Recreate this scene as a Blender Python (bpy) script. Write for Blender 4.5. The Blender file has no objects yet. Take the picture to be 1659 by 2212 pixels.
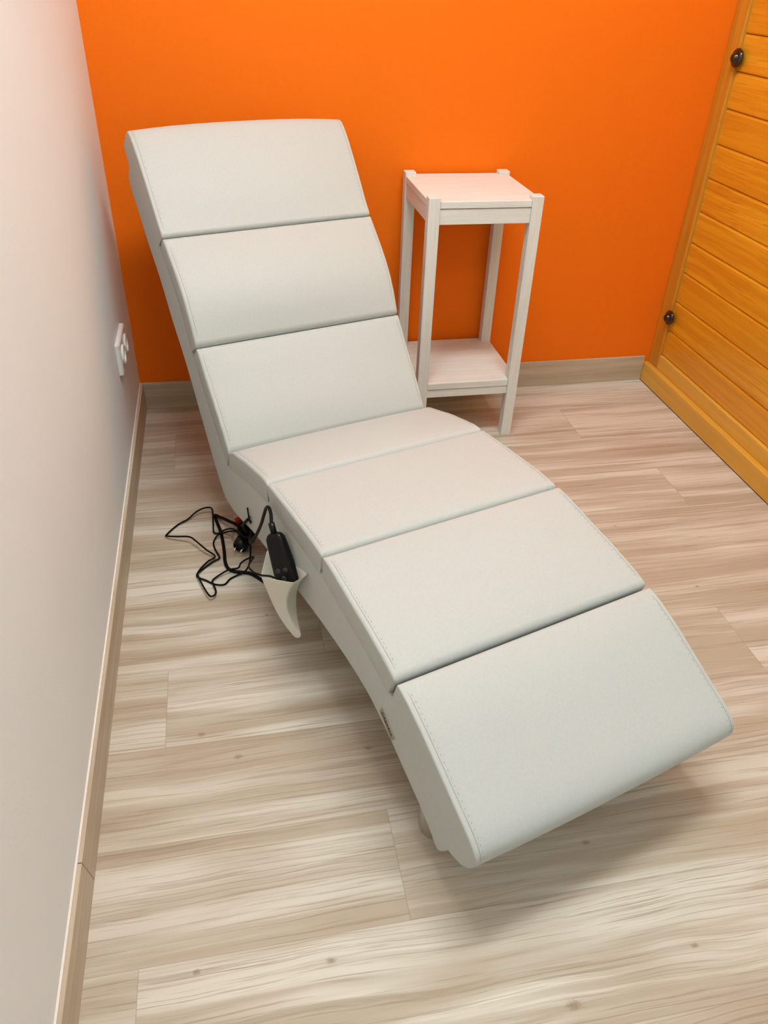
import bpy, bmesh, math, random
from mathutils import Vector, Matrix
random.seed(7)
S = bpy.context.scene
COL = S.collection
PI = math.pi

# ------------------------------------------------------------------ object helpers
def obj(name, me, mat=None, parent=None, smooth=False):
    o = bpy.data.objects.new(name, me)
    COL.objects.link(o)
    if mat is not None:
        me.materials.append(mat)
    if parent is not None:
        o.parent = parent
    if smooth:
        for p in me.polygons:
            p.use_smooth = True
    return o

def thing(name, label, cat, loc=(0, 0, 0), rz=0.0, group=None):
    o = bpy.data.objects.new(name, None)
    COL.objects.link(o)
    o.empty_display_size = .05
    o.location = loc
    o.rotation_euler = (0, 0, rz)
    o['label'] = label
    o['category'] = cat
    if group:
        o['group'] = group
    return o

def struct(o, label, cat):
    o['kind'] = 'structure'
    o['label'] = label
    o['category'] = cat
    return o

def me_from(bm, name):
    bmesh.ops.recalc_face_normals(bm, faces=bm.faces)
    me = bpy.data.meshes.new(name)
    bm.to_mesh(me)
    bm.free()
    return me

def add_box(bm, a, b, bev=0.0, seg=2):
    m = bmesh.new()
    bmesh.ops.create_cube(m, size=1.0)
    for v in m.verts:
        v.co = Vector([a[i] + (v.co[i] + .5) * (b[i] - a[i]) for i in range(3)])
    if bev > 0:
        bmesh.ops.bevel(m, geom=list(m.edges), offset=bev, segments=seg, profile=.5, affect='EDGES')
    t = bpy.data.meshes.new('t')
    m.to_mesh(t)
    m.free()
    bm.from_mesh(t)
    bpy.data.meshes.remove(t)

def box(name, a, b, mat, parent=None, bev=0.0, seg=2):
    bm = bmesh.new()
    add_box(bm, a, b, bev, seg)
    return obj(name, me_from(bm, name), mat, parent)

def smooth_path(pts, n=6):
    P = [Vector(p) for p in pts]
    if len(P) < 3:
        return P
    Q = [P[0] * 2 - P[1]] + P + [P[-1] * 2 - P[-2]]
    out = []
    for i in range(1, len(Q) - 2):
        p0, p1, p2, p3 = Q[i - 1], Q[i], Q[i + 1], Q[i + 2]
        def kn(a, b, t): return t + max((b - a).length, 1e-6) ** .5
        t0 = 0.0; t1 = kn(p0, p1, t0); t2 = kn(p1, p2, t1); t3 = kn(p2, p3, t2)
        for k in range(n):
            t = t1 + (t2 - t1) * k / n
            A1 = p0 * ((t1 - t) / (t1 - t0)) + p1 * ((t - t0) / (t1 - t0))
            A2 = p1 * ((t2 - t) / (t2 - t1)) + p2 * ((t - t1) / (t2 - t1))
            A3 = p2 * ((t3 - t) / (t3 - t2)) + p3 * ((t - t2) / (t3 - t2))
            B1 = A1 * ((t2 - t) / (t2 - t0)) + A2 * ((t - t0) / (t2 - t0))
            B2 = A2 * ((t3 - t) / (t3 - t1)) + A3 * ((t - t1) / (t3 - t1))
            out.append(B1 * ((t2 - t) / (t2 - t1)) + B2 * ((t - t1) / (t2 - t1)))
    out.append(P[-1])
    return out

def add_tube(bm, pts, r, seg=10, cap=True):
    P = [Vector(p) for p in pts]
    rr = r if isinstance(r, (list, tuple)) else [r] * len(P)
    T = []
    for i in range(len(P)):
        a = P[max(i - 1, 0)]; b = P[min(i + 1, len(P) - 1)]
        T.append((b - a).normalized())
    up = Vector((0, 0, 1))
    if abs(T[0].dot(up)) > .95:
        up = Vector((1, 0, 0))
    x = (up - T[0] * up.dot(T[0])).normalized()
    rings = []
    for i, p in enumerate(P):
        x = (x - T[i] * x.dot(T[i]))
        x = x.normalized() if x.length > 1e-6 else T[i].orthogonal().normalized()
        y = T[i].cross(x)
        rings.append([bm.verts.new(p + (x * math.cos(2 * PI * k / seg) + y * math.sin(2 * PI * k / seg)) * rr[i]) for k in range(seg)])
    for a, b in zip(rings[:-1], rings[1:]):
        for k in range(seg):
            bm.faces.new((a[k], a[(k + 1) % seg], b[(k + 1) % seg], b[k]))
    if cap:
        bm.faces.new(rings[0][::-1]); bm.faces.new(rings[-1])

def tube(name, pts, r, mat, parent=None, seg=10, n=6):
    bm = bmesh.new()
    add_tube(bm, smooth_path(pts, n), r, seg)
    return obj(name, me_from(bm, name), mat, parent, True)

def add_lathe(bm, prof, M, seg=32):
    rings = []
    for r, h in prof:
        rings.append([bm.verts.new(M @ Vector((r * math.cos(2 * PI * k / seg), r * math.sin(2 * PI * k / seg), h))) for k in range(seg)])
    for a, b in zip(rings[:-1], rings[1:]):
        for k in range(seg):
            bm.faces.new((a[k], a[(k + 1) % seg], b[(k + 1) % seg], b[k]))
    bm.faces.new(rings[0][::-1]); bm.faces.new(rings[-1])

def sharp(o, ang=35):
    o.data.set_sharp_from_angle(angle=math.radians(ang))

# ------------------------------------------------------------------ material helpers
def new_mat(name, rough=.5, col=(.8, .8, .8), metal=0.0, spec=.5):
    m = bpy.data.materials.new(name)
    m.use_nodes = True
    nt = m.node_tree
    b = nt.nodes['Principled BSDF']
    b.inputs['Base Color'].default_value = (*col, 1)
    b.inputs['Roughness'].default_value = rough
    b.inputs['Metallic'].default_value = metal
    b.inputs['Specular IOR Level'].default_value = spec
    return m, nt, b

def nd(nt, t, **kw):
    n = nt.nodes.new(t)
    for k, v in kw.items():
        setattr(n, k, v)
    return n

def inp(nt, sock, v):
    if v is None:
        return
    if isinstance(v, (int, float)):
        sock.default_value = v
    elif isinstance(v, (tuple, list)):
        sock.default_value = v
    else:
        nt.links.new(v, sock)

def math_(nt, op, a, b=None, c=None, clamp=False):
    n = nd(nt, 'ShaderNodeMath', operation=op, use_clamp=clamp)
    inp(nt, n.inputs[0], a); inp(nt, n.inputs[1], b); inp(nt, n.inputs[2], c)
    return n.outputs[0]

def vmath(nt, op, a, b=None):
    n = nd(nt, 'ShaderNodeVectorMath', operation=op)
    inp(nt, n.inputs[0], a); inp(nt, n.inputs[1], b)
    return n.outputs['Value'] if op in ('DISTANCE', 'LENGTH', 'DOT_PRODUCT') else n.outputs[0]

def noise(nt, vec, scale=1.0, detail=3.0, rough=.5, dist=0.0):
    n = nd(nt, 'ShaderNodeTexNoise')
    inp(nt, n.inputs['Vector'], vec)
    n.inputs['Scale'].default_value = scale
    n.inputs['Detail'].default_value = detail
    n.inputs['Roughness'].default_value = rough
    n.inputs['Distortion'].default_value = dist
    return n.outputs[0]

def smooth(nt, v, lo, hi, a=0.0, b=1.0):
    n = nd(nt, 'ShaderNodeMapRange', interpolation_type='SMOOTHSTEP')
    inp(nt, n.inputs[0], v)
    n.inputs[1].default_value = lo; n.inputs[2].default_value = hi
    n.inputs[3].default_value = a; n.inputs[4].default_value = b
    return n.outputs[0]

def mix(nt, f, a, b, mode='MIX'):
    n = nd(nt, 'ShaderNodeMix', data_type='RGBA', blend_type=mode)
    inp(nt, n.inputs[0], f)
    inp(nt, n.inputs[6], (*a, 1) if isinstance(a, tuple) and len(a) == 3 else a)
    inp(nt, n.inputs[7], (*b, 1) if isinstance(b, tuple) and len(b) == 3 else b)
    return n.outputs[2]

def scale_vec(nt, vec, s):
    return vmath(nt, 'MULTIPLY', vec, s)

def bump(nt, b, h, strength=.2, dist=.001):
    n = nd(nt, 'ShaderNodeBump')
    n.inputs['Strength'].default_value = strength
    n.inputs['Distance'].default_value = dist
    inp(nt, n.inputs['Height'], h)
    nt.links.new(n.outputs[0], b.inputs['Normal'])

def ocoord(nt):
    return nd(nt, 'ShaderNodeTexCoord').outputs['Object']

# ------------------------------------------------------------------ materials
def mat_wall(name, col, rough=.85, b_=.25, sc=180):
    m, nt, b = new_mat(name, rough, col, spec=.25)
    c = ocoord(nt)
    h = noise(nt, c, sc, 3, .6)
    f = noise(nt, c, 1.7, 2, .5)
    cc = mix(nt, smooth(nt, f, .3, .7), tuple(x * .97 for x in col), col)
    nt.links.new(cc, b.inputs['Base Color'])
    bump(nt, b, h, b_, .0012)
    return m

M_white = mat_wall('white_wall_paint', (.84, .875, .88))
M_orange = mat_wall('orange_wall_paint', (.95, .186, .0012), .75, .5, 260)
M_ceil = mat_wall('ceiling_paint', (.86, .84, .81))

def mat_floor():
    m, nt, b = new_mat('wood_plank_floor', .42, spec=.35)
    uv = nd(nt, 'ShaderNodeUVMap', uv_map='plank').outputs[0]
    at = nd(nt, 'ShaderNodeAttribute', attribute_name='seed').outputs['Fac']
    off = nd(nt, 'ShaderNodeCombineXYZ')
    inp(nt, off.inputs[0], math_(nt, 'MULTIPLY', at, 37.0))
    inp(nt, off.inputs[1], math_(nt, 'MULTIPLY', at, 11.3))
    inp(nt, off.inputs[2], math_(nt, 'MULTIPLY', at, 5.1))
    pos = nd(nt, 'ShaderNodeTexCoord').outputs['Object']
    p = vmath(nt, 'ADD', pos, off.outputs[0])
    # gentle waviness of the grain
    wav = noise(nt, scale_vec(nt, p, (2.6, 6.0, 1)), 1, 2, .5)
    wv = nd(nt, 'ShaderNodeCombineXYZ')
    inp(nt, wv.inputs[1], math_(nt, 'MULTIPLY', math_(nt, 'SUBTRACT', wav, .5), .030))
    p = vmath(nt, 'ADD', p, wv.outputs[0])
    broad = noise(nt, scale_vec(nt, p, (.8, 16, 1)), 1, 4, .6)
    streak = noise(nt, scale_vec(nt, p, (1.7, 55, 1)), 1, 5, .65)
    fine = noise(nt, scale_vec(nt, p, (3.2, 230, 1)), 1, 4, .65)
    tone = noise(nt, scale_vec(nt, p, (2.0, 5.0, 1)), 1, 2, .5)
    rings = nd(nt, 'ShaderNodeTexWave', wave_type='BANDS', bands_direction='Y', wave_profile='SAW')
    inp(nt, rings.inputs['Vector'], scale_vec(nt, p, (.35, 1, 1)))
    rings.inputs['Scale'].default_value = 30
    rings.inputs['Distortion'].default_value = 3.0
    rings.inputs['Detail'].default_value = 2
    rings.inputs['Detail Scale'].default_value = .7
    c = mix(nt, smooth(nt, broad, .40, .60), (.49, .415, .315), (.70, .66, .57))
    c = mix(nt, smooth(nt, tone, .50, .70, 0, .7), c, (.45, .35, .25))
    c = mix(nt, smooth(nt, streak, .56, .66, 0, .55), c, (.36, .275, .19))
    c = mix(nt, smooth(nt, streak, .30, .45, .4, 0), c, (.86, .81, .70))
    gate = smooth(nt, noise(nt, scale_vec(nt, p, (1.3, 7, 1)), 1, 2, .5), .5, .62)
    line = math_(nt, 'MULTIPLY', smooth(nt, rings.outputs['Fac'], .80, .97), gate)
    c = mix(nt, math_(nt, 'MULTIPLY', line, .55), c, (.30, .215, .14))
    c = mix(nt, smooth(nt, fine, .56, .63, 0, .6), c, (.33, .25, .17))
    # small knots
    kn = None
    for kx, ky, kr in [(.17, -1.289, .011), (.235, -1.349, .012), (.673, -1.837, .016), (.351, -1.72, .011), (.163, -1.702, .009),
                       (.467, -1.368, .011), (.88, -1.793, .009), (.786, -1.611, .010), (1.02, -.93, .008), (1.21, -.80, .007), (.31, -.99, .007), (.64, -1.02, .008), (1.3, -1.05, .008), (.52, -2.0, .014), (.3, -2.2, .01)]:
        dv = vmath(nt, 'MULTIPLY', vmath(nt, 'SUBTRACT', pos, (kx, ky, 0)), (1.0 / kr, 1.7 / kr, 0))
        dl = vmath(nt, 'LENGTH', dv)
        kn = dl if kn is None else math_(nt, 'MINIMUM', kn, dl)
    kn = math_(nt, 'ADD', kn, math_(nt, 'MULTIPLY', math_(nt, 'SUBTRACT', noise(nt, pos, 260, 2, .5), .5), .9))
    c = mix(nt, smooth(nt, kn, .2, 1.0, .75, 0), c, (.30, .22, .15))
    # per plank tone
    t = math_(nt, 'FRACT', math_(nt, 'MULTIPLY', at, 7.31))
    c = mix(nt, smooth(nt, t, 0, 1, .16, 0), c, (.45, .35, .25))
    # seams from the plank's own uv (metres from the edges are stored in uv + size attribute)
    sx = nd(nt, 'ShaderNodeSeparateXYZ'); inp(nt, sx.inputs[0], uv)
    e = math_(nt, 'MINIMUM', sx.outputs[0], sx.outputs[1])
    ln = nd(nt, 'ShaderNodeAttribute', attribute_name='len').outputs['Fac']
    wd = nd(nt, 'ShaderNodeAttribute', attribute_name='wid').outputs['Fac']
    e2 = math_(nt, 'MINIMUM', math_(nt, 'SUBTRACT', ln, sx.outputs[0]), math_(nt, 'SUBTRACT', wd, sx.outputs[1]))
    e = math_(nt, 'MINIMUM', e, e2)
    c = mix(nt, smooth(nt, e, .0002, .0011, .42, 0), c, (.24, .17, .11))
    nt.links.new(c, b.inputs['Base Color'])
    rr = smooth(nt, streak, .3, .7, .38, .52)
    nt.links.new(rr, b.inputs['Roughness'])
    h = math_(nt, 'SUBTRACT', math_(nt, 'MULTIPLY', streak, -.4), math_(nt, 'MULTIPLY', smooth(nt, fine, .5, .7), .5))
    bump(nt, b, h, .12, .0008)
    return m
M_floor = mat_floor()

def mat_wood(name, axis, light, dark, line, rough=.4, along=1.6, across=34, amt=.6, seed_attr=False, coat=0.0):
    m, nt, b = new_mat(name, rough, spec=.4)
    c0 = ocoord(nt)
    if seed_attr:
        at = nd(nt, 'ShaderNodeAttribute', attribute_name='seed').outputs['Fac']
        off = nd(nt, 'ShaderNodeCombineXYZ')
        for i, k in enumerate((13.7, 29.1, 7.7)):
            inp(nt, off.inputs[i], math_(nt, 'MULTIPLY', at, k))
        c0 = vmath(nt, 'ADD', c0, off.outputs[0])
    def sc(a, x):
        s = [x, x, x]; s[axis] = a
        return tuple(s)
    w = noise(nt, scale_vec(nt, c0, sc(1.2, 5)), 1, 2, .5)
    wv = nd(nt, 'ShaderNodeCombineXYZ')
    for i in range(3):
        if i != axis:
            inp(nt, wv.inputs[i], math_(nt, 'MULTIPLY', math_(nt, 'SUBTRACT', w, .5), .05))
    c0 = vmath(nt, 'ADD', c0, wv.outputs[0])
    a = noise(nt, scale_vec(nt, c0, sc(along, across)), 1, 4, .6)
    f = noise(nt, scale_vec(nt, c0, sc(along * 3, across * 5)), 1, 3, .6)
    g = noise(nt, scale_vec(nt, c0, sc(along * .8, across * .3)), 1, 2, .5)
    c = mix(nt, smooth(nt, a, .35, .65), dark, light)
    c = mix(nt, smooth(nt, g, .4, .7, 0, .5), c, dark)
    c = mix(nt, smooth(nt, f, .55, .72, 0, amt), c, line)
    if seed_attr:
        t = math_(nt, 'FRACT', math_(nt, 'MULTIPLY', at, 5.13))
        c = mix(nt, smooth(nt, t, 0, 1, .0, .6), c, dark)
    nt.links.new(c, b.inputs['Base Color'])
    b.inputs['Coat Weight'].default_value = coat
    b.inputs['Coat Roughness'].default_value = .25
    bump(nt, b, f, .15, .0006)
    return m

PL, PD, PN = (.88, .43, .024), (.72, .29, .012), (.46, .14, .005)
M_pine_h = mat_wood('honey_pine_horizontal', 1, PL, PD, PN, .35, 1.6, 55, .65, True, .25)
M_pine_v = mat_wood('honey_pine_vertical', 2, (.64, .29, .026), (.55, .22, .016), (.44, .15, .010), .38, 1.4, 40, .4, False, .2)
M_pine_p = mat_wood('honey_pine_plinth', 1, (.80, .44, .065), (.72, .37, .045), (.62, .29, .03), .4, 1.2, 30, .25, False, .15)
M_base_x = mat_wood('taupe_skirting_x', 0, (.62, .53, .40), (.47, .385, .275), (.36, .28, .19), .5, 1.6, 40, .4)
M_base_y = mat_wood('taupe_skirting_y', 1, (.62, .53, .40), (.47, .385, .275), (.36, .28, .19), .5, 1.6, 40, .4)
WL, WD, WN = (.80, .81, .77), (.74, .74, .69), (.50, .47, .41)
M_ww = [mat_wood('whitewashed_wood_' + 'xyz'[i], i, WL, WD, WN, .5, 5.0, 90, .3) for i in range(3)]

def mat_leather(name, col, rough=.5):
    m, nt, b = new_mat(name, rough, col, spec=.35)
    c = ocoord(nt)
    v = nd(nt, 'ShaderNodeTexVoronoi', feature='DISTANCE_TO_EDGE')
    inp(nt, v.inputs['Vector'], c); v.inputs['Scale'].default_value = 620
    n1 = noise(nt, c, 240, 3, .6)
    n2 = noise(nt, c, 9, 2, .5)
    h = math_(nt, 'ADD', math_(nt, 'MULTIPLY', smooth(nt, v.outputs['Distance'], 0, .25), .5), math_(nt, 'MULTIPLY', n1, .6))
    h = math_(nt, 'ADD', h, math_(nt, 'MULTIPLY', n2, 1.5))
    bump(nt, b, h, .22, .0007)
    cc = mix(nt, smooth(nt, n1, .35, .65), tuple(x * .965 for x in col), col)
    nt.links.new(cc, b.inputs['Base Color'])
    return m
M_leather = mat_leather('white_faux_leather', (.545, .575, .555))
M_pocket = mat_leather('cream_faux_leather', (.80, .80, .71), .55)
M_seam, _, _ = new_mat('seam_thread', .8, (.47, .46, .42))
M_black, _nt, _b = new_mat('black_plastic', .32, (.003, .003, .0035), spec=.3)
bump(_nt, _b, noise(_nt, ocoord(_nt), 500, 2, .5), .05, .0003)
M_cable, _, _ = new_mat('black_cable_rubber', .5, (.003, .0025, .0025), spec=.15)
M_chrome, _nt, _b = new_mat('brushed_steel', .28, (.62, .60, .57), 1.0)
bump(_nt, _b, noise(_nt, scale_vec(_nt, ocoord(_nt), (1, 1, 60)), 20, 2, .5), .05, .0003)
M_badge, _, _ = new_mat('pewter_badge', .45, (.36, .33, .28), .35)
M_letter, _, _ = new_mat('badge_lettering', .5, (.035, .03, .022))
M_red, _, _ = new_mat('red_plastic', .4, (.45, .02, .012))
M_whitepl, _, _ = new_mat('white_plastic', .35, (.82, .80, .76))
M_gap, _, _ = new_mat('dark_hole', .9, (.01, .01, .01))
M_dark, _, _ = new_mat('dark_brown', .8, (.035, .015, .006))
M_bt, _, _ = new_mat('grey_button_rubber', .35, (.025, .025, .026))
M_caulk, _, _ = new_mat('pale_caulk', .7, (.86, .80, .74))
def mat_knob():
    m, nt, b = new_mat('dark_tortoise_knob', .16, (.02, .006, .004))
    n = noise(nt, ocoord(nt), 55, 3, .6, 1.0)
    c = mix(nt, smooth(nt, n, .5, .75), (.012, .004, .003), (.085, .025, .012))
    nt.links.new(c, b.inputs['Base Color'])
    b.inputs['Coat Weight'].default_value = .6
    return m
M_knob = mat_knob()
def mat_emit(name, col, st):
    m = bpy.data.materials.new(name); m.use_nodes = True
    nt = m.node_tree
    b = nt.nodes['Principled BSDF']
    b.inputs['Base Color'].default_value = (.9, .9, .9, 1)
    b.inputs['Emission Color'].default_value = (*col, 1)
    b.inputs['Emission Strength'].default_value = st
    return m

# ------------------------------------------------------------------ room shell
RW, RD, RH = 2.06, 4.20, 2.55
H_B, T_B = .0866, .009
XC = 1.674                                     # front plane of the pine cupboard's plinth

def build_floor():
    bm = bmesh.new()
    uvl = bm.loops.layers.uv.new('plank')
    seed = bm.faces.layers.float.new('seed')
    ln = bm.faces.layers.float.new('len')
    wd = bm.faces.layers.float.new('wid')
    w_, l_ = .188, 1.2
    first = {0: .107, 1: .86, 2: .476, 3: .083, 4: .62, -1: .42, -2: 1.02, -3: .25, -4: .8, -5: .1, -6: .55}
    for r in range(-6, 12):
        y1 = min(-1.120 - w_ * r, 0.0)
        y0 = max(-1.120 - w_ * (r + 1), -RD)
        if y1 <= y0:
            continue
        j = first.get(r, random.uniform(0, l_)) - l_
        while j < RW:
            xa, xb = max(j, 0), min(j + l_, RW)
            if xb > xa:
                vs = [bm.verts.new((x, y, 0)) for x, y in ((xa, y0), (xb, y0), (xb, y1), (xa, y1))]
                f = bm.faces.new(vs)
                f[seed] = random.random(); f[ln] = l_; f[wd] = w_
                yb = -1.120 - w_ * (r + 1)
                for lp in f.loops:
                    lp[uvl].uv = (lp.vert.co.x - j, lp.vert.co.y - yb)
            j += l_
    # solid slab under the planks
    me = bpy.data.meshes.new('floor')
    bmesh.ops.recalc_face_normals(bm, faces=bm.faces)
    for f in bm.faces:
        if f.normal.z < 0:
            f.normal_flip()
    bm.to_mesh(me); bm.free()
    return struct(obj('floor', me, M_floor), 'pale greyish wood plank floor with long grain', 'floor')
build_floor()
w_back = struct(box('wall_back', (-.1, 0, -.05), (RW + .1, .1, RH), M_orange), 'bright orange painted wall behind the lounger', 'wall')
w_left = struct(box('wall_left', (-.1, -RD, -.05), (0, 0, RH), M_white), 'white painted wall at the left', 'wall')
w_right = struct(box('wall_right', (RW, -RD, -.05), (RW + .1, 0, RH), M_white), 'white wall behind the pine cupboard', 'wall')
w_front = struct(box('wall_front', (-.1, -RD - .1, -.05), (RW + .1, -RD, RH), M_white), 'white wall facing the orange wall', 'wall')
ceil = struct(box('ceiling', (-.1, -RD - .1, RH), (RW + .1, .1, RH + .1), M_ceil), 'white painted ceiling', 'ceiling')

# skirting, left one in two lengths with a slanted scarf joint
def build_skirting_left():
    bm = bmesh.new()
    def piece(yt0, yb0, yt1, yb1):
        v = []
        for x in (0.0005, T_B):
            for (y, z) in ((yb0, 0.0004), (yb1, 0.0004), (yt1, H_B), (yt0, H_B)):
                v.append(bm.verts.new((x, y, z)))
        for q in ((0, 1, 2, 3), (7, 6, 5, 4), (0, 4, 5, 1), (1, 5, 6, 2), (2, 6, 7, 3), (3, 7, 4, 0)):
            bm.faces.new([v[i] for i in q])
    piece(-.0005, -.0005, -1.561, -1.5385)
    piece(-1.5626, -1.5401, -RD + .001, -RD + .001)
    return struct(obj('baseboard_left', me_from(bm, 'baseboard_left'), M_base_y), 'taupe wood-look skirting along the white wall', 'baseboard')
build_skirting_left()
struct(box('baseboard_back', (T_B, -T_B, .0004), (XC - .011, -.0005, H_B), M_base_x, None, .0012), 'taupe wood-look skirting under the orange wall', 'baseboard')
struct(box('trim_1', (.0003, -RD + .001, H_B), (.0035, -T_B, H_B + .004), M_caulk), 'thin pale caulk line above the left skirting', 'trim')

# ceiling lamp (above the frame), plus an added unseen panel for fill light
M_lit = [mat_emit('lit_diffuser', (.95, 1.0, .98), 31.0), mat_emit('fill_diffuser_dim', (.95, 1.0, .98), 9.0)]
for x, y, lab, ml in ((.68, -1.14, 'bright long white ceiling light panel above the lounger', M_lit[0]), (.62, -2.95, 'dimmer long white ceiling panel added as fill light far from the orange wall', M_lit[1])):
    lt = thing('ceiling_light', lab, 'ceiling light', (x, y, RH), 0, 'ceiling light panels')
    box('housing', (-.57, -.17, -.05), (.57, .17, -.0005), M_whitepl, lt, .004)
    box('diffuser', (-.55, -.15, -.056), (.55, .15, -.0505), ml, lt)

# ------------------------------------------------------------------ pine cupboard on the right
cup = thing('cupboard', 'honey pine plank cupboard with two dark knobs beside the orange wall', 'cupboard', (XC, 0, 0))
CL, CH = 1.30, 2.05
def cbox(name, a, b, m, bev=.0015, seed=None, par=cup):
    return box(name, a, b, m, par, bev)
cbox('plinth', (-.010, -CL, .0008), (.014, -.0006, .0655), M_pine_p, .002)
box('plinth_strip', (-.0102, -CL, .0), (.010, -.0006, .0026), M_dark, cup)  # thin dark brown strip along the foot of the plinth
cbox('stile', (.008, -.0605, .0656), (.036, -.0006, CH), M_pine_v, .0035)
cbox('stile', (.008, -CL, .0656), (.036, -CL + .0605, CH), M_pine_v, .0025)
cbox('bottom_rail', (.009, -CL + .0606, .0656), (.036, -.0606, .113), M_pine_p, .0025)
cbox('top_rail', (.008, -CL + .0606, CH - .06), (.036, -.0606, CH), M_pine_p, .0025)
def plank_panel():
    bm = bmesh.new()
    sd = bm.faces.layers.float.new('seed')
    zs = [.1125, .200, .297, .391, .483, .575, .669, .760, .851, .942, 1.030]
    while zs[-1] < CH - .15:
        zs.append(zs[-1] + .0915)
    zs.append(CH - .0595)
    tones = [.66, .30, .82, .05, .50, .12, .30, .9, .4, .2, .7]
    for i in range(len(zs) - 1):
        z0, z1 = zs[i] + .0007, zs[i + 1] - .0007
        x0, x1 = .0185, .034
        ch, cd = .0045, .0035
        prof = [(x1, z0), (x0 + .003, z0), (x0, z0 + .003), (x0, z1 - .0062), (x0 + .0045, z1), (x1, z1)]
        ya, yb = -CL + .0607, -.0607
        A = [bm.verts.new((x, ya, z)) for x, z in prof]
        B = [bm.verts.new((x, yb, z)) for x, z in prof]
        s = (tones[i] if i < len(tones) else random.random())
        s = (s + i) / 5.13
        fs = [bm.faces.new(A), bm.faces.new(B[::-1])]
        for k in range(6):
            fs.append(bm.faces.new((A[k], B[k], B[(k + 1) % 6], A[(k + 1) % 6])))
        for f in fs:
            f[sd] = s
    # backing board
    return obj('plank_panel', me_from(bm, 'plank_panel'), M_pine_h, cup)
plank_panel()
box('back_board', (.0342, -CL + .002, .02), (.0375, -.002, CH - .002), M_dark, cup)
box('side_panel', (.038, -CL, .0008), (.366, -CL + .018, CH), M_pine_v, cup, .001)
box('top_panel', (.0376, -CL + .0182, CH - .018), (.366, -.0006, CH), M_pine_p, cup, .001)
def knob(y, z):
    prof = [(.010, -.0005), (.0225, 0), (.0238, .004), (.0228, .0075), (.0190, .0105), (.0165, .0112), (.0150, .0104), (.0138, .0106), (.0128, .0150), (.0100, .0190), (.0060, .0212), (.0018, .0220)]
    M = Matrix.Translation((.008, y, z)) @ Matrix.Rotation(-PI / 2, 4, 'Y')
    bm = bmesh.new()
    add_lathe(bm, prof, M, 40)
    return obj('knob', me_from(bm, 'knob'), M_knob, cup, True)
knob(-.072, .9745); knob(-.068, .2465)

# ------------------------------------------------------------------ wall socket on the left wall
so = thing('wall_socket', 'white surface-mounted double wall socket on the left wall', 'socket', (0, -.2916, .3252))
LY, LZ = .0737, .0398
box('housing', (.0004, -LY, -LZ), (.0100, LY, LZ), M_whitepl, so, .0008)
fr = box('front_plate', (.0101, -LY + .003, -LZ + .003), (.0120, LY - .002, LZ - .002), M_whitepl, so, .0009)
for yy in (-.034, .034):
    bm = bmesh.new()
    M = Matrix.Translation((.0120, yy, 0)) @ Matrix.Rotation(PI / 2, 4, 'Y')
    add_lathe(bm, [(.0250, 0), (.0250, .004), (.0236, .0052), (.0205, .0052), (.0195, .0044), (.0188, .0008), (.0006, .0008)], M, 36)
    io = obj('outlet', me_from(bm, 'outlet'), M_whitepl, so, True)
    sharp(io)
    for dy in (-.0095, 0, .0095):
        bm = bmesh.new()
        add_lathe(bm, [(.0023, 0), (.0023, .0006), (.0002, .0006)], Matrix.Translation((.0128, yy + dy, 0)) @ Matrix.Rotation(PI / 2, 4, 'Y'), 14)
        obj('pin_hole', me_from(bm, 'pin_hole'), M_gap, io)

# ------------------------------------------------------------------ white-washed stand
st = thing('plant_stand', 'tall narrow whitewashed wooden stand with lower shelf against orange wall', 'side table', (.7902, -.3155, 0))
SW, SD, SH, SA = .2988, .3035, .6894, .030
for lx in (0, SW - SA):
    for ly in (0, SD - SA):
        box('leg', (lx, ly, 0), (lx + SA, ly + SA, SH), M_ww[2], st, .0018)
def slab(name, z0, z1, ins):
    # board notched round the four legs
    g = .0006
    a = ins
    pts = [(SA + g, a), (SW - SA - g, a), (SW - SA - g, SA + g), (SW - a, SA + g), (SW - a, SD - SA - g), (SW - SA - g, SD - SA - g), (SW - SA - g, SD - a), (SA + g, SD - a), (SA + g, SD - SA - g), (a, SD - SA - g), (a, SA + g), (SA + g, SA + g)]
    bm = bmesh.new()
    A = [bm.verts.new((x, y, z0)) for x, y in pts]
    B = [bm.verts.new((x, y, z1)) for x, y in pts]
    bm.faces.new(A[::-1]); bm.faces.new(B)
    n = len(pts)
    for k in range(n):
        bm.faces.new((A[k], A[(k + 1) % n], B[(k + 1) % n], B[k]))
    bmesh.ops.bevel(bm, geom=[e for e in bm.edges], offset=.0009, segments=1, affect='EDGES')
    return obj(name, me_from(bm, name), M_ww[0], st)
slab('tabletop', .6628, .6795, .0018)
slab('shelf', .1660, .1850, .0018)
for (z0, z1, nm) in ((.6235, .6610, 'apron'), (.1405, .1642, 'shelf_rail')):
    box(nm, (SA + .0004, .004, z0), (SW - SA - .0004, .019, z1), M_ww[0], st, .0008)
    box(nm, (SA + .0004, SD - .019, z0), (SW - SA - .0004, SD - .004, z1), M_ww[0], st, .0008)
    box(nm, (.004, SA + .0004, z0), (.019, SD - SA - .0004, z1), M_ww[1], st, .0008)
    box(nm, (SW - .019, SA + .0004, z0), (SW - .004, SD - SA - .0004, z1), M_ww[1], st, .0008)

# ------------------------------------------------------------------ the relaxing lounger
TH = -1.2740351763
ROOT = Vector((.54589, -.81604, 0))
ch = thing('chaise_longue', 'white faux leather S-shaped relaxing lounger with seven padded segments', 'lounger', ROOT, TH)
RM = Matrix.Translation(ROOT) @ Matrix.Rotation(TH, 4, 'Z')
def L2W(p): return RM @ Vector(p)
def hw(u): return .252 + .013 * min(1.0, max(0.0, (-.16 - u) / .5))

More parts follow.
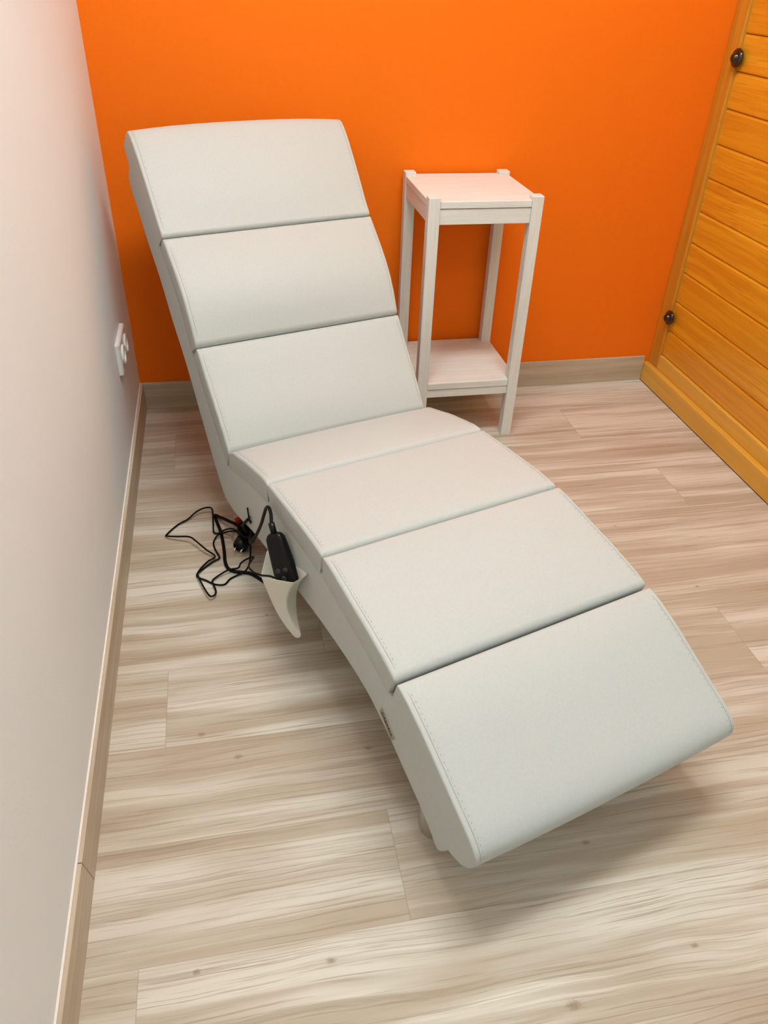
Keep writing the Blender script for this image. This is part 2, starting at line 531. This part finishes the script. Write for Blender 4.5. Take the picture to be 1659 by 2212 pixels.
G = [(-.4885, .6425), (-.3195, .4475), (-.1585, .2620), (.0835, .3290), (.3450, .3385), (.6130, .2900)]
TOPS = [
    [(-.742, .786), (-.724, .800), (-.700, .818), (-.672, .827), (-.640, .808), (-.566, .730), (-.515, .670)],
    [(-.452, .612), (-.415, .580), (-.376, .541), (-.345, .497)],
    [(-.288, .411), (-.265, .384), (-.212, .328), (-.185, .297)],
    [(-.130, .279), (-.085, .292), (-.042, .305), (.010, .317), (.055, .327)],
    [(.112, .331), (.170, .3345), (.233, .338), (.290, .340), (.318, .3392)],
    [(.375, .337), (.420, .3295), (.467, .321), (.520, .3125), (.582, .299)],
    [(.645, .2815), (.690, .263), (.740, .238), (.790, .2125), (.832, .1905), (.848, .174), (.850, .158), (.839, .132), (.821, .1125)],
]
LOW = [(-.716, .744), (-.738, .716), (-.730, .690), (-.680, .648), (-.628, .590), (-.562, .526), (-.503, .451), (-.428, .369), (-.381, .305), (-.335, .241), (-.288, .176), (-.240, .118),
       (-.222, .106), (-.196, .100), (-.165, .098), (-.099, .111), (-.035, .128), (.052, .142), (.144, .150), (.241, .164), (.329, .173), (.428, .179), (.517, .175), (.584, .156), (.649, .127), (.711, .098), (.742, .079), (.752, .069), (.763, .066), (.772, .074), (.789, .102)]

def nrm(a, b):
    d = Vector((b[0] - a[0], b[1] - a[1])).normalized()
    return Vector((-d[1], d[0]))               # up/out of the padded side

def poly_normals(P):
    out = []
    for i in range(len(P)):
        out.append(nrm(P[max(i - 1, 0)], P[min(i + 1, len(P) - 1)]))
    return out

THK = .050
pad_avg = []
for i, t in enumerate(TOPS):
    a = TOPS[i][0] if i in (0,) else G[i - 1]
    b = G[i] if i < 6 else t[4]
    if i == 0: a = (-.640, .808)
    pad_avg.append(nrm(a, b))
gdir = []
for i in range(6):
    gdir.append(-(pad_avg[i] + pad_avg[i + 1]).normalized())
GAP = [.0006, .0006, .0004, .0004, .0007, .0024]

def pad_poly(i):
    """top polyline and bottom polyline of segment i (local u, z)"""
    top = list(TOPS[i])
    if i > 0:
        d = pad_avg[i]; along = Vector((d[1], -d[0]))
        g = Vector(G[i - 1]) + along * GAP[i - 1]
        top = [tuple(g)] + top
    if i < 6:
        d = pad_avg[i]; along = Vector((d[1], -d[0]))
        g = Vector(G[i]) - along * GAP[i]
        top = top + [tuple(g)]
    bot = []
    if i == 0:
        bot = [(-.713, .748), (-.668, .750)]
        mids = [(-.640, .808), (-.566, .730), (-.515, .670)]
    elif i == 6:
        bot = []
        mids = TOPS[6][:4]
    else:
        mids = TOPS[i]
    if i > 0:
        bot.append(tuple(Vector(top[0]) + gdir[i - 1] * THK))
    for m in mids[(1 if i else 0):(-1 if i < 6 else None)]:
        bot.append(tuple(Vector(m) - pad_avg[i] * THK))
    if i < 6:
        bot.append(tuple(Vector(top[-1]) + gdir[i] * THK))
    else:
        bot.append((.777, .150)); bot.append((.786, .106)); bot.append((.806, .1055))
    return top, bot

def resample(P, step):
    out = [P[0]]
    for a, b in zip(P[:-1], P[1:]):
        a = Vector(a); b = Vector(b)
        n = max(1, int((b - a).length / step))
        for k in range(1, n + 1):
            out.append(tuple(a.lerp(b, k / n)))
    return out

def curve2d(P, n=4):
    return [(v.x, v.y) for v in smooth_path([(p[0], p[1], 0) for p in P], n)]

CROWN = [.009, .009, .008, .006, .006, .006, .007]
def build_pad(i):
    top, bot = pad_poly(i)
    # keep the end segments, smooth the inside of the top line
    if i == 0:
        inner = curve2d(top[:-1], 3); tp = inner + [top[-1]]
    elif i == 6:
        inner = curve2d(top[1:], 3); tp = [top[0]] + inner
    else:
        inner = curve2d(top[1:-1], 3); tp = [top[0]] + inner + [top[-1]]
    nt_ = len(tp)
    N = poly_normals(tp)
    # crown along the segment: zero at the grooves
    L = [0]
    for a, b in zip(tp[:-1], tp[1:]):
        L.append(L[-1] + (Vector(b) - Vector(a)).length)
    L = [x / L[-1] for x in L]
    poly = tp + bot[::-1]
    n = len(poly)
    vst = [-1, -.90, -.78, -.6, -.4, -.2, 0, .2, .4, .6, .78, .90, 1]
    bm = bmesh.new()
    wl = bm.edges.layers.float.new('bevel_weight_edge')
    rings = []
    for s in vst:
        ring = []
        for k, (u, z) in enumerate(poly):
            du = dz = 0.0
            if k < nt_:
                t = L[k]
                e = min(1, 4.2 * t * (1 - t)) if i not in (0, 6) else (min(1, 4.2 * (1 - t) * min(1, t + .25)) if i == 0 else min(1, 4.2 * t * (1 - t)))
                c = CROWN[i] * (1 - abs(s) ** 2.6) * (e ** .8)
                du = N[k][0] * c; dz = N[k][1] * c
            h = hw(u) + .0003
            ring.append(bm.verts.new((u + du, s * h, z + dz)))
        rings.append(ring)
    for A, B in zip(rings[:-1], rings[1:]):
        for k in range(n):
            bm.faces.new((A[k], A[(k + 1) % n], B[(k + 1) % n], B[k]))
    bm.faces.new(rings[0][::-1]); bm.faces.new(rings[-1])
    bm.verts.ensure_lookup_table()
    vid = {v: (si, k) for si, r in enumerate(rings) for k, v in enumerate(r)}
    for e in bm.edges:
        (s0, k0), (s1, k1) = vid[e.verts[0]], vid[e.verts[1]]
        last = len(vst) - 1
        w = 0.0
        if s0 == s1 and s0 in (0, last):                 # rim edges
            if k0 < nt_ and k1 < nt_:
                w = .44
            elif {k0, k1} in ({nt_ - 1, nt_}, {0, n - 1}):
                w = .40
                if i == 6 and {k0, k1} == {nt_ - 1, nt_}: w = .8
        elif k0 == k1:
            if (k0 == 0 and i > 0) or (k0 == nt_ - 1 and i < 6):
                w = 1.0
            if i == 0 and k0 in (0,):
                w = .8
        e[wl] = w
    o = obj('cushion', me_from(bm, 'cushion'), M_leather, ch, True)
    bv = o.modifiers.new('round', 'BEVEL')
    bv.limit_method = 'WEIGHT'; bv.width = .0125; bv.segments = 5; bv.offset_type = 'OFFSET'
    bv.use_clamp_overlap = True
    wn = o.modifiers.new('wn', 'WEIGHTED_NORMAL'); wn.keep_sharp = False; wn.weight = 80
    # seams: a twin stitch line just inside either long edge
    lo = 3 if i == 0 else 1
    SI = .0085
    for sgn in (-1, 1):
        bm = bmesh.new()
        pts = []
        def dip(g, d, a1, a2):
            v = sgn * (hw(g[0]) - SI)
            p = Vector(g) + d * a1 + gdir_ * a2
            return (p[0], v, p[1])
        al = Vector((pad_avg[i][1], -pad_avg[i][0]))
        if i > 0:
            gdir_ = gdir[i - 1]
            pts.append(dip(tp[0], al, .0010, .011)); pts.append(dip(tp[0], al, .0042, .0032))
        for k in range(lo, nt_ - (1 if i < 6 else 7)):
            u, z = tp[k]
            nn = N[k]
            q_ = Vector((u, z))
            if i > 0 and (q_ - Vector(tp[0])).length < .014: continue
            if i < 6 and (q_ - Vector(tp[-1])).length < .014: continue
            t = L[k]
            e = min(1, 4.2 * t * (1 - t))
            c = CROWN[i] * (1 - .9 ** 2.6) * (e ** .8) * (.34)
            pts.append((u + nn[0] * (c + .0002), sgn * (hw(u) - SI), z + nn[1] * (c + .0002)))
        if i < 6:
            gdir_ = gdir[i]
            pts.append(dip(tp[-1], al, -.0042, .0032)); pts.append(dip(tp[-1], al, -.0010, .011))
        sp = smooth_path(pts, 5)
        add_tube(bm, sp, .0006, 6)
        # stitches
        acc = 0.0
        for a, b in zip(sp[:-1], sp[1:]):
            acc += (b - a).length
            if acc > .0085:
                acc = 0.0
                d = (b - a).normalized()
                q = a + Vector((0, -sgn * .0042, .0003)) + Vector((pad_avg[i][0], 0, pad_avg[i][1])) * .0004
                add_tube(bm, [q - d * .0015, q + d * .0015], .00035, 5)
        obj('seam', me_from(bm, 'seam'), M_seam, o, True)
    return o
for i in range(7):
    build_pad(i)

def build_base():
    up = []
    T2 = .043
    for i in range(7):
        _, bot = pad_poly(i)
        top, _ = pad_poly(i)
        d = pad_avg[i]
        if i == 0:
            up += [(-.704, .762), (-.655, .760)]
            mids = [(-.566, .730), (-.515, .670)]
        elif i == 6:
            mids = TOPS[6][:3]
        else:
            mids = TOPS[i][1:-1]
        for m in mids:
            up.append(tuple(Vector(m) - d * T2))
        if i < 6:
            up.append(tuple(Vector(G[i]) + gdir[i] * T2))
    up += [(.786, .160), (.792, .130)]
    low = curve2d(LOW, 3)
    poly = low + up[::-1]
    n = len(poly); nl = len(low)
    bm = bmesh.new()
    wl = bm.edges.layers.float.new('bevel_weight_edge')
    A = [bm.verts.new((u, -hw(u), z)) for u, z in poly]
    B = [bm.verts.new((u, hw(u), z)) for u, z in poly]
    bm.faces.new(A); bm.faces.new(B[::-1])
    for k in range(n):
        f = bm.faces.new((A[k], B[k], B[(k + 1) % n], A[(k + 1) % n]))
    idx = {}
    for k in range(n):
        idx[A[k]] = (0, k); idx[B[k]] = (1, k)
    for e in bm.edges:
        (s0, k0), (s1, k1) = idx[e.verts[0]], idx[e.verts[1]]
        e[wl] = 1.0 if (s0 == s1 and k0 < nl and k1 < nl) else 0.0
    o = obj('base', me_from(bm, 'base'), M_leather, ch, True)
    bv = o.modifiers.new('round', 'BEVEL')
    bv.limit_method = 'WEIGHT'; bv.width = .006; bv.segments = 4
    wn = o.modifiers.new('wn', 'WEIGHTED_NORMAL'); wn.weight = 80
    return o
build_base()

# feet
for (u, zt) in ((.690, .115), (-.105, .112)):
    for v in ((-.205, .205) if u > 0 else (-.17, .17)):
        bm = bmesh.new()
        add_lathe(bm, [(.027, 0), (.0295, .0015), (.030, .004), (.030, zt - .01), (.030, zt)], Matrix.Translation((u, v, 0)), 36)
        o = obj('foot', me_from(bm, 'foot'), M_chrome, ch, True)
        sharp(o)

# badge with lettering on the left side near the foot end
def build_badge():
    c = Vector((.5945, .1735))
    ang = math.atan2(-.0255, .0415)
    w2, h2, r = .0255, .0082, .003
    ex = Vector((math.cos(ang), 0, math.sin(ang))); ez = Vector((-math.sin(ang), 0, math.cos(ang)))
    o0 = Vector((c[0], -hw(c[0]) - .0007, c[1]))
    def ring(w2, h2, r, y):
        out = []
        for cx, cz, a0 in ((w2 - r, h2 - r, 0), (-w2 + r, h2 - r, 90), (-w2 + r, -h2 + r, 180), (w2 - r, -h2 + r, 270)):
            for k in range(6):
                a = math.radians(a0 + 18 * k)
                out.append(o0 + ex * (cx + r * math.cos(a)) + ez * (cz + r * math.sin(a)) + Vector((0, y, 0)))
        return out
    bm = bmesh.new()
    R0 = [bm.verts.new(p) for p in ring(w2, h2, r, .0006)]
    R1 = [bm.verts.new(p) for p in ring(w2, h2, r, -.0010)]
    R2 = [bm.verts.new(p) for p in ring(w2 - .0014, h2 - .0014, r - .001, -.0010)]
    R3 = [bm.verts.new(p) for p in ring(w2 - .0017, h2 - .0017, r - .0012, -.0005)]
    n = len(R0)
    for P, Q in ((R0, R1), (R1, R2), (R2, R3)):
        for k in range(n):
            bm.faces.new((P[k], P[(k + 1) % n], Q[(k + 1) % n], Q[k]))
    bm.faces.new(R3); bm.faces.new(R0[::-1])
    b = obj('badge', me_from(bm, 'badge'), M_badge, ch)
    b['label'] = 'small pewter badge with dark lettering'
    cu = bpy.data.curves.new('lt', 'FONT')
    cu.body = 'CASARIA'; cu.size = .0105; cu.align_x = 'CENTER'; cu.align_y = 'CENTER'
    cu.extrude = .0003; cu.offset = .0002; cu.space_character = 1.02
    to = bpy.data.objects.new('lt', cu)
    COL.objects.link(to)
    dg = bpy.context.evaluated_depsgraph_get()
    me = bpy.data.meshes.new_from_object(to.evaluated_get(dg))
    bpy.data.objects.remove(to); bpy.data.curves.remove(cu)
    xs = [v.co.x for v in me.vertices]; ys = [v.co.y for v in me.vertices]
    mx, my = (max(xs) + min(xs)) / 2, (max(ys) + min(ys)) / 2
    k = .042 / (max(xs) - min(xs))
    for v in me.vertices:
        x, y, z = v.co
        v.co = o0 + ex * ((x - mx) * k) + ez * ((y - my) * k) + Vector((0, -.0008 - z * .5, 0))
    me.name = 'lettering'
    me.materials.clear()
    obj('lettering', me, M_letter, b)
build_badge()

# side pocket hanging on the left
def build_pocket():
    s0 = -.2530
    A = Vector((.062, s0, .150)); B = Vector((.150, -.300, .158)); C = Vector((.297, -.287, .2535)); D = Vector((.283, s0, .250))
    T0 = Vector((.247, -.268, .062)); T1 = Vector((.264, -.262, .081))
    rim, tip = [], []
    segs = [(A, B, 6, T0, T0), (B, C, 8, T0, T1), (C, D, 5, T1, T1)]
    for a, b, n, t0, t1 in segs:
        for k in range(n):
            f = k / n
            rim.append(a.lerp(b, f)); tip.append(t0.lerp(t1, f))
    rim.append(D); tip.append(T1.copy())
    tips = [t + Vector((.0006 * k, -.0003 * k, .0003 * k)) for k, t in enumerate(tip)]
    MB = Vector((.207, -.286, .113)); MC = Vector((.238, -.275, .143)); MD = Vector((.222, -.2555, .141)); MA = Vector((.150, -.2555, .104))
    mids = []
    for a, b, n in ((MA, MB, 6), (MB, MC, 8), (MC, MD, 5)):
        for k in range(n):
            mids.append(a.lerp(b, k / n))
    mids.append(MD)
    bm = bmesh.new()
    rows = []
    NR = 10
    for j in range(NR + 1):
        f = j / NR
        row = []
        for k, (r, m_, t) in enumerate(zip(rim, mids, tips)):
            # lagrange through rim, middle, tip
            p = r * (2 * (f - .5) * (f - 1)) + m_ * (4 * f * (1 - f)) + t * (2 * f * (f - .5))
            s = k / (len(rim) - 1)
            bl = math.sin(PI * f) * math.sin(PI * s)
            p = p + Vector((0, -.008 * bl, 0))
            p.y += -.0016 * math.sin(s * 15 + f * 3) * math.sin(PI * f)
            row.append(bm.verts.new(p))
        rows.append(row)
    for a, b in zip(rows[:-1], rows[1:]):
        for k in range(len(a) - 1):
            bm.faces.new((a[k], a[k + 1], b[k + 1], b[k]))
    # the back sheet, lying on the chair side and hanging below it
    nb = 8
    prev = None
    for j in range(NR + 1):
        a, b = rows[j][0], rows[j][-1]
        r = [a]
        for k in range(1, nb):
            q = a.co.lerp(b.co, k / nb)
            r.append(bm.verts.new(q))
        r.append(b)
        if prev:
            for k in range(nb):
                bm.faces.new((prev[k], r[k], r[k + 1], prev[k + 1]))
        prev = r
    bm.faces.new(rows[-1] + prev[1:-1][::-1])
    o = obj('pocket', me_from(bm, 'pocket'), M_pocket, ch, True)
    so_ = o.modifiers.new('thick', 'SOLIDIFY'); so_.thickness = .0014; so_.offset = 1
    sb = o.modifiers.new('sub', 'SUBSURF'); sb.levels = 1; sb.render_levels = 2
    o['label'] = 'cream pouch hanging open from the side'
build_pocket()

# little frayed end of the lining at the back lower corner
bm = bmesh.new()
for (u, z, l) in ((-.222, .108, .014), (-.212, .104, .010)):
    a = Vector((u, -.2525, z + .004))
    p = [a, a + Vector((.008, 0, -.002)), a + Vector((-.004, -.001, -l))]
    f0 = [bm.verts.new(x) for x in p]; f1 = [bm.verts.new(x + Vector((0, .004, 0))) for x in p]
    bm.faces.new(f0); bm.faces.new(f1[::-1])
    for k in range(3):
        bm.faces.new((f0[k], f1[k], f1[(k + 1) % 3], f0[(k + 1) % 3]))
obj('frayed_lining', me_from(bm, 'frayed_lining'), M_leather, ch)

# hole in the side with the wire ends that come out of it
bm = bmesh.new()
e = -.2548
for pts, r in (([(-.047, e, .186), (-.041, e - .001, .176), (-.036, e - .002, .168), (-.040, e - .002, .158)], .0017),
               ([(-.036, e - .002, .170), (-.030, e - .002, .164), (-.024, e - .001, .162)], .0016),
               ([(-.034, e - .001, .172), (-.034, e - .002, .163), (-.028, e - .001, .155)], .0018),
               ([(-.040, e - .002, .160), (-.058, e - .004, .141), (-.078, e - .004, .118), (-.090, e + .006, .090)], .0036)):
    add_tube(bm, smooth_path(pts, 5), r, 8)
obj('wire_outlet', me_from(bm, 'wire_outlet'), M_cable, ch, True)['label'] = 'black wires coming out of a slit'

# ------------------------------------------------------------------ remote control in the pocket
a = L2W((.176, -.2755, .277)); b = L2W((.2290, -.2690, .1800))
ax = (b - a).normalized()
wdir = (RM.to_3x3() @ Vector((.75, .66, 0))).normalized()
wdir = (wdir - ax * wdir.dot(ax)).normalized()
td = ax.cross(wdir).normalized()
rem = thing('remote_control', 'black handheld remote control standing in the cream side pocket', 'remote control', a)
RL = (b - a).length
def rem_body():
    bm = bmesh.new()
    st_ = [(0.0, .010, .006), (.003, .0145, .0085), (.010, .0185, .0105), (.03, .0200, .0115), (.06, .0220, .012), (.085, .0232, .012), (RL - .012, .0235, .0115), (RL - .003, .021, .009), (RL, .017, .006)]
    rings = []
    for s, w2, h2 in st_:
        ring = []
        for k in range(28):
            t = 2 * PI * k / 28
            cx, sy = math.cos(t), math.sin(t)
            x = math.copysign(abs(cx) ** .55, cx) * w2
            y = math.copysign(abs(sy) ** .55, sy) * h2
            ring.append(bm.verts.new(ax * s + wdir * x + td * y))
        rings.append(ring)
    for A, B in zip(rings[:-1], rings[1:]):
        for k in range(28):
            bm.faces.new((A[k], A[(k + 1) % 28], B[(k + 1) % 28], B[k]))
    bm.faces.new(rings[0][::-1]); bm.faces.new(rings[-1])
    return obj('handset', me_from(bm, 'handset'), M_black, rem, True)
rem_body()
tube('strain_relief', [ax * .004, ax * -.008, ax * -.020], [.0062, .0056, .0046][0], M_black, rem, 12, 1)
loop = [ax * -.018, L2W((.146, -.269, .300)) - a, L2W((.132, -.267, .304)) - a, L2W((.119, -.267, .297)) - a, L2W((.101, -.267, .270)) - a, L2W((.080, -.267, .233)) - a,
        L2W((.048, -.268, .185)) - a, L2W((.010, -.272, .135)) - a, Vector((.292, -.748, .075)) - a, Vector((.272, -.728, .042)) - a, Vector((.262, -.712, .020)) - a, Vector((.262, -.690, .0042)) - a]
tube('cable', loop, .0034, M_cable, rem, 10, 8)
fs = td if td.dot(Vector((.29, -2.24, 1.17)) - a) > 0 else -td
for k, (s, x) in enumerate(((.072, -.008), (.072, .008), (.088, 0))):
    bm = bmesh.new()
    Mz = Matrix((wdir, ax, fs)).transposed().to_4x4(); Mz.translation = ax * s + wdir * x + fs * .0112
    add_lathe(bm, [(.0052, 0), (.0050, .0014), (.0040, .0019), (.0003, .0020)], Mz, 20)
    obj('button', me_from(bm, 'button'), M_bt, rem, True)

# ------------------------------------------------------------------ cords on the floor
def P3(l): return [Vector(p) for p in l]
pc = thing('power_cord', 'thick black power cord with plug lying on floor beside the lounger', 'cable', (.262, -.745, 0))
O = Vector((.262, -.745, 0))
thick = [(.275, -.735, .030), (.262, -.712, .040), (.242, -.676, .030), (.220, -.634, .014), (.206, -.612, .0055), (.2075, -.624, .0045), (.2195, -.684, .0042), (.2255, -.758, .0042), (.227, -.802, .0042), (.233, -.825, .0042), (.245, -.837, .0042), (.282, -.851, .0042), (.311, -.884, .0042), (.340, -.918, .0042), (.352, -.928, .0042)]
tube('cord', [Vector(p) - O for p in thick], .0040, M_cable, pc, 10, 8)
# plug: rounded black body lying on the floor
bm = bmesh.new()
pa = Vector((.292, -.712, .030)) - O; pb = Vector((.262, -.770, .0185)) - O
q = (pb - pa).normalized()
Mz = q.to_track_quat('Z', 'Y').to_matrix().to_4x4(); Mz.translation = pa
PLN = (pb - pa).length
add_lathe(bm, [(.003, -.004), (.0075, 0), (.0095, .010), (.0140, .022), (.0175, .034), (.0182, PLN - .010), (.0170, PLN - .002), (.0150, PLN), (.0135, PLN - .004), (.0005, PLN - .004)], Mz, 28)
pl = obj('plug', me_from(bm, 'plug'), M_black, pc, True); sharp(pl, 50)
for s in (-1, 1):
    bm = bmesh.new()
    off = Mz.to_3x3() @ Vector((.0085 * s, 0, 0))
    add_tube(bm, [pb - q * .006 + off, pb + q * .013 + off], .0021, 10)
    obj('pin', me_from(bm, 'pin'), M_chrome, pl, True)
bm = bmesh.new()
add_box(bm, (-.008, -.007, 0), (.008, .007, .022), .002)
rc = me_from(bm, 'red_tab'); rc.transform(Matrix.Translation(Vector((.2645, -.6560, .0)) - O) @ Matrix.Rotation(.5, 4, 'Z'))
ro = obj('red_tab', rc, M_red, pc); ro['label'] = 'small red plastic tab'
bm = bmesh.new()
add_tube(bm, smooth_path([Vector((.2575, -.6642, .010)) - O, Vector((.264, -.6655, .010)) - O, Vector((.270, -.6630, .010)) - O], 4), .0016, 8)
obj('white_strip', me_from(bm, 'white_strip'), M_whitepl, ro, True)
# bundle wraps near the plug
bm = bmesh.new()
for k in range(3):
    pts = []
    for j in range(25):
        t = 2 * PI * j / 24
        pts.append(Vector((.279 + (.016 + .004 * k) * math.cos(t) + .004 * k, -.742 + (.020 + .005 * k) * math.sin(t), .040 + .006 * k + .004 * math.sin(2 * t + k))) - O)
    add_tube(bm, pts, .0027, 8, False)
obj('cord_coil', me_from(bm, 'cord_coil'), M_cable, pc, True)

thin1 = [(.275, -.740, .046), (.263, -.738, .044), (.246, -.707, .03), (.229, -.686, .012), (.212, -.687, .0045), (.2035, -.683, .0045), (.202, -.657, .013), (.201, -.604, .018), (.196, -.594, .018), (.180, -.59, .015), (.162, -.598, .012), (.139, -.62, .006), (.116, -.636, .004), (.089, -.676, .005), (.0885, -.681, .006), (.113, -.695, .012), (.147, -.71, .018), (.163, -.731, .018), (.184, -.759, .014), (.204, -.780, .008), (.202, -.785, .007), (.188, -.794, .006), (.164, -.832, .0055), (.163, -.845, .005), (.182, -.859, .0035), (.203, -.876, .003), (.223, -.879, .003), (.236, -.862, .003), (.25, -.853, .003), (.272, -.846, .0095), (.281, -.838, .02), (.286, -.815, .03), (.288, -.790, .04), (.286, -.765, .046)]
tc = thing('thin_cable', 'thin black cable whose loops reach furthest left across the floor', 'cable', (.2, -.7, 0))
tube('wire', [Vector(p) - Vector((.2, -.7, 0)) for p in thin1], .0021, M_cable, tc, 8, 7)
thin2 = [(.272, -.744, .042), (.26, -.737, .042), (.235, -.705, .02), (.212, -.7002, .0085), (.2015, -.717, .0025), (.2035, -.743, .0025), (.2145, -.784, .006), (.213, -.788, .006), (.199, -.7955, .0045), (.178, -.815, .003), (.1645, -.838, .0085), (.166, -.85, .0095), (.173, -.875, .01), (.187, -.915, .011), (.193, -.924, .011), (.1985, -.922, .010), (.204, -.91, .008), (.199, -.880, .0072), (.1965, -.868, .007), (.206, -.854, .006), (.235, -.838, .0105), (.256, -.8355, .0115), (.263, -.821, .013), (.274, -.819, .02), (.290, -.826, .032)]
thin2 += [tuple(L2W(p)) for p in ((.096, -.306, .143), (.132, -.306, .156), (.150, -.2985, .1610), (.168, -.2955, .1725), (.186, -.2925, .184), (.200, -.2895, .190))]
td2 = thing('thin_cable', 'thin black cable with a lowest pointed loop running into the cream pocket', 'cable', (.2, -.8, 0))
tube('wire', [Vector(p) - Vector((.2, -.8, 0)) for p in thin2], .0021, M_cable, td2, 8, 7)

# ------------------------------------------------------------------ camera
cam = bpy.data.cameras.new('camera')
co = bpy.data.objects.new('camera', cam)
COL.objects.link(co)
R3 = Matrix(((.9813450657, .0852725417, -.1723091862), (-.1895587623, .5787279362, -.7931843742), (.0320832920, .8110502879, .5840959620)))
co.matrix_world = Matrix.Translation((.2887686, -2.2429607, 1.1711111)) @ R3.to_4x4()
cam.sensor_fit = 'VERTICAL'
cam.sensor_height = 24.0
cam.sensor_width = 24.0
cam.lens = 24.0 * 1675.12 / 2212.0
cam.clip_start = .02
S.camera = co

# ------------------------------------------------------------------ world and view
wd_ = bpy.data.worlds.new('world'); S.world = wd_
wd_.use_nodes = True
wd_.node_tree.nodes['Background'].inputs[0].default_value = (.9, .95, 1, 1)
wd_.node_tree.nodes['Background'].inputs[1].default_value = .1
S.view_settings.view_transform = 'Standard'
S.view_settings.look = 'None'
S.view_settings.exposure = 0.0
S.view_settings.gamma = 1.0
S.view_settings.use_curve_mapping = False
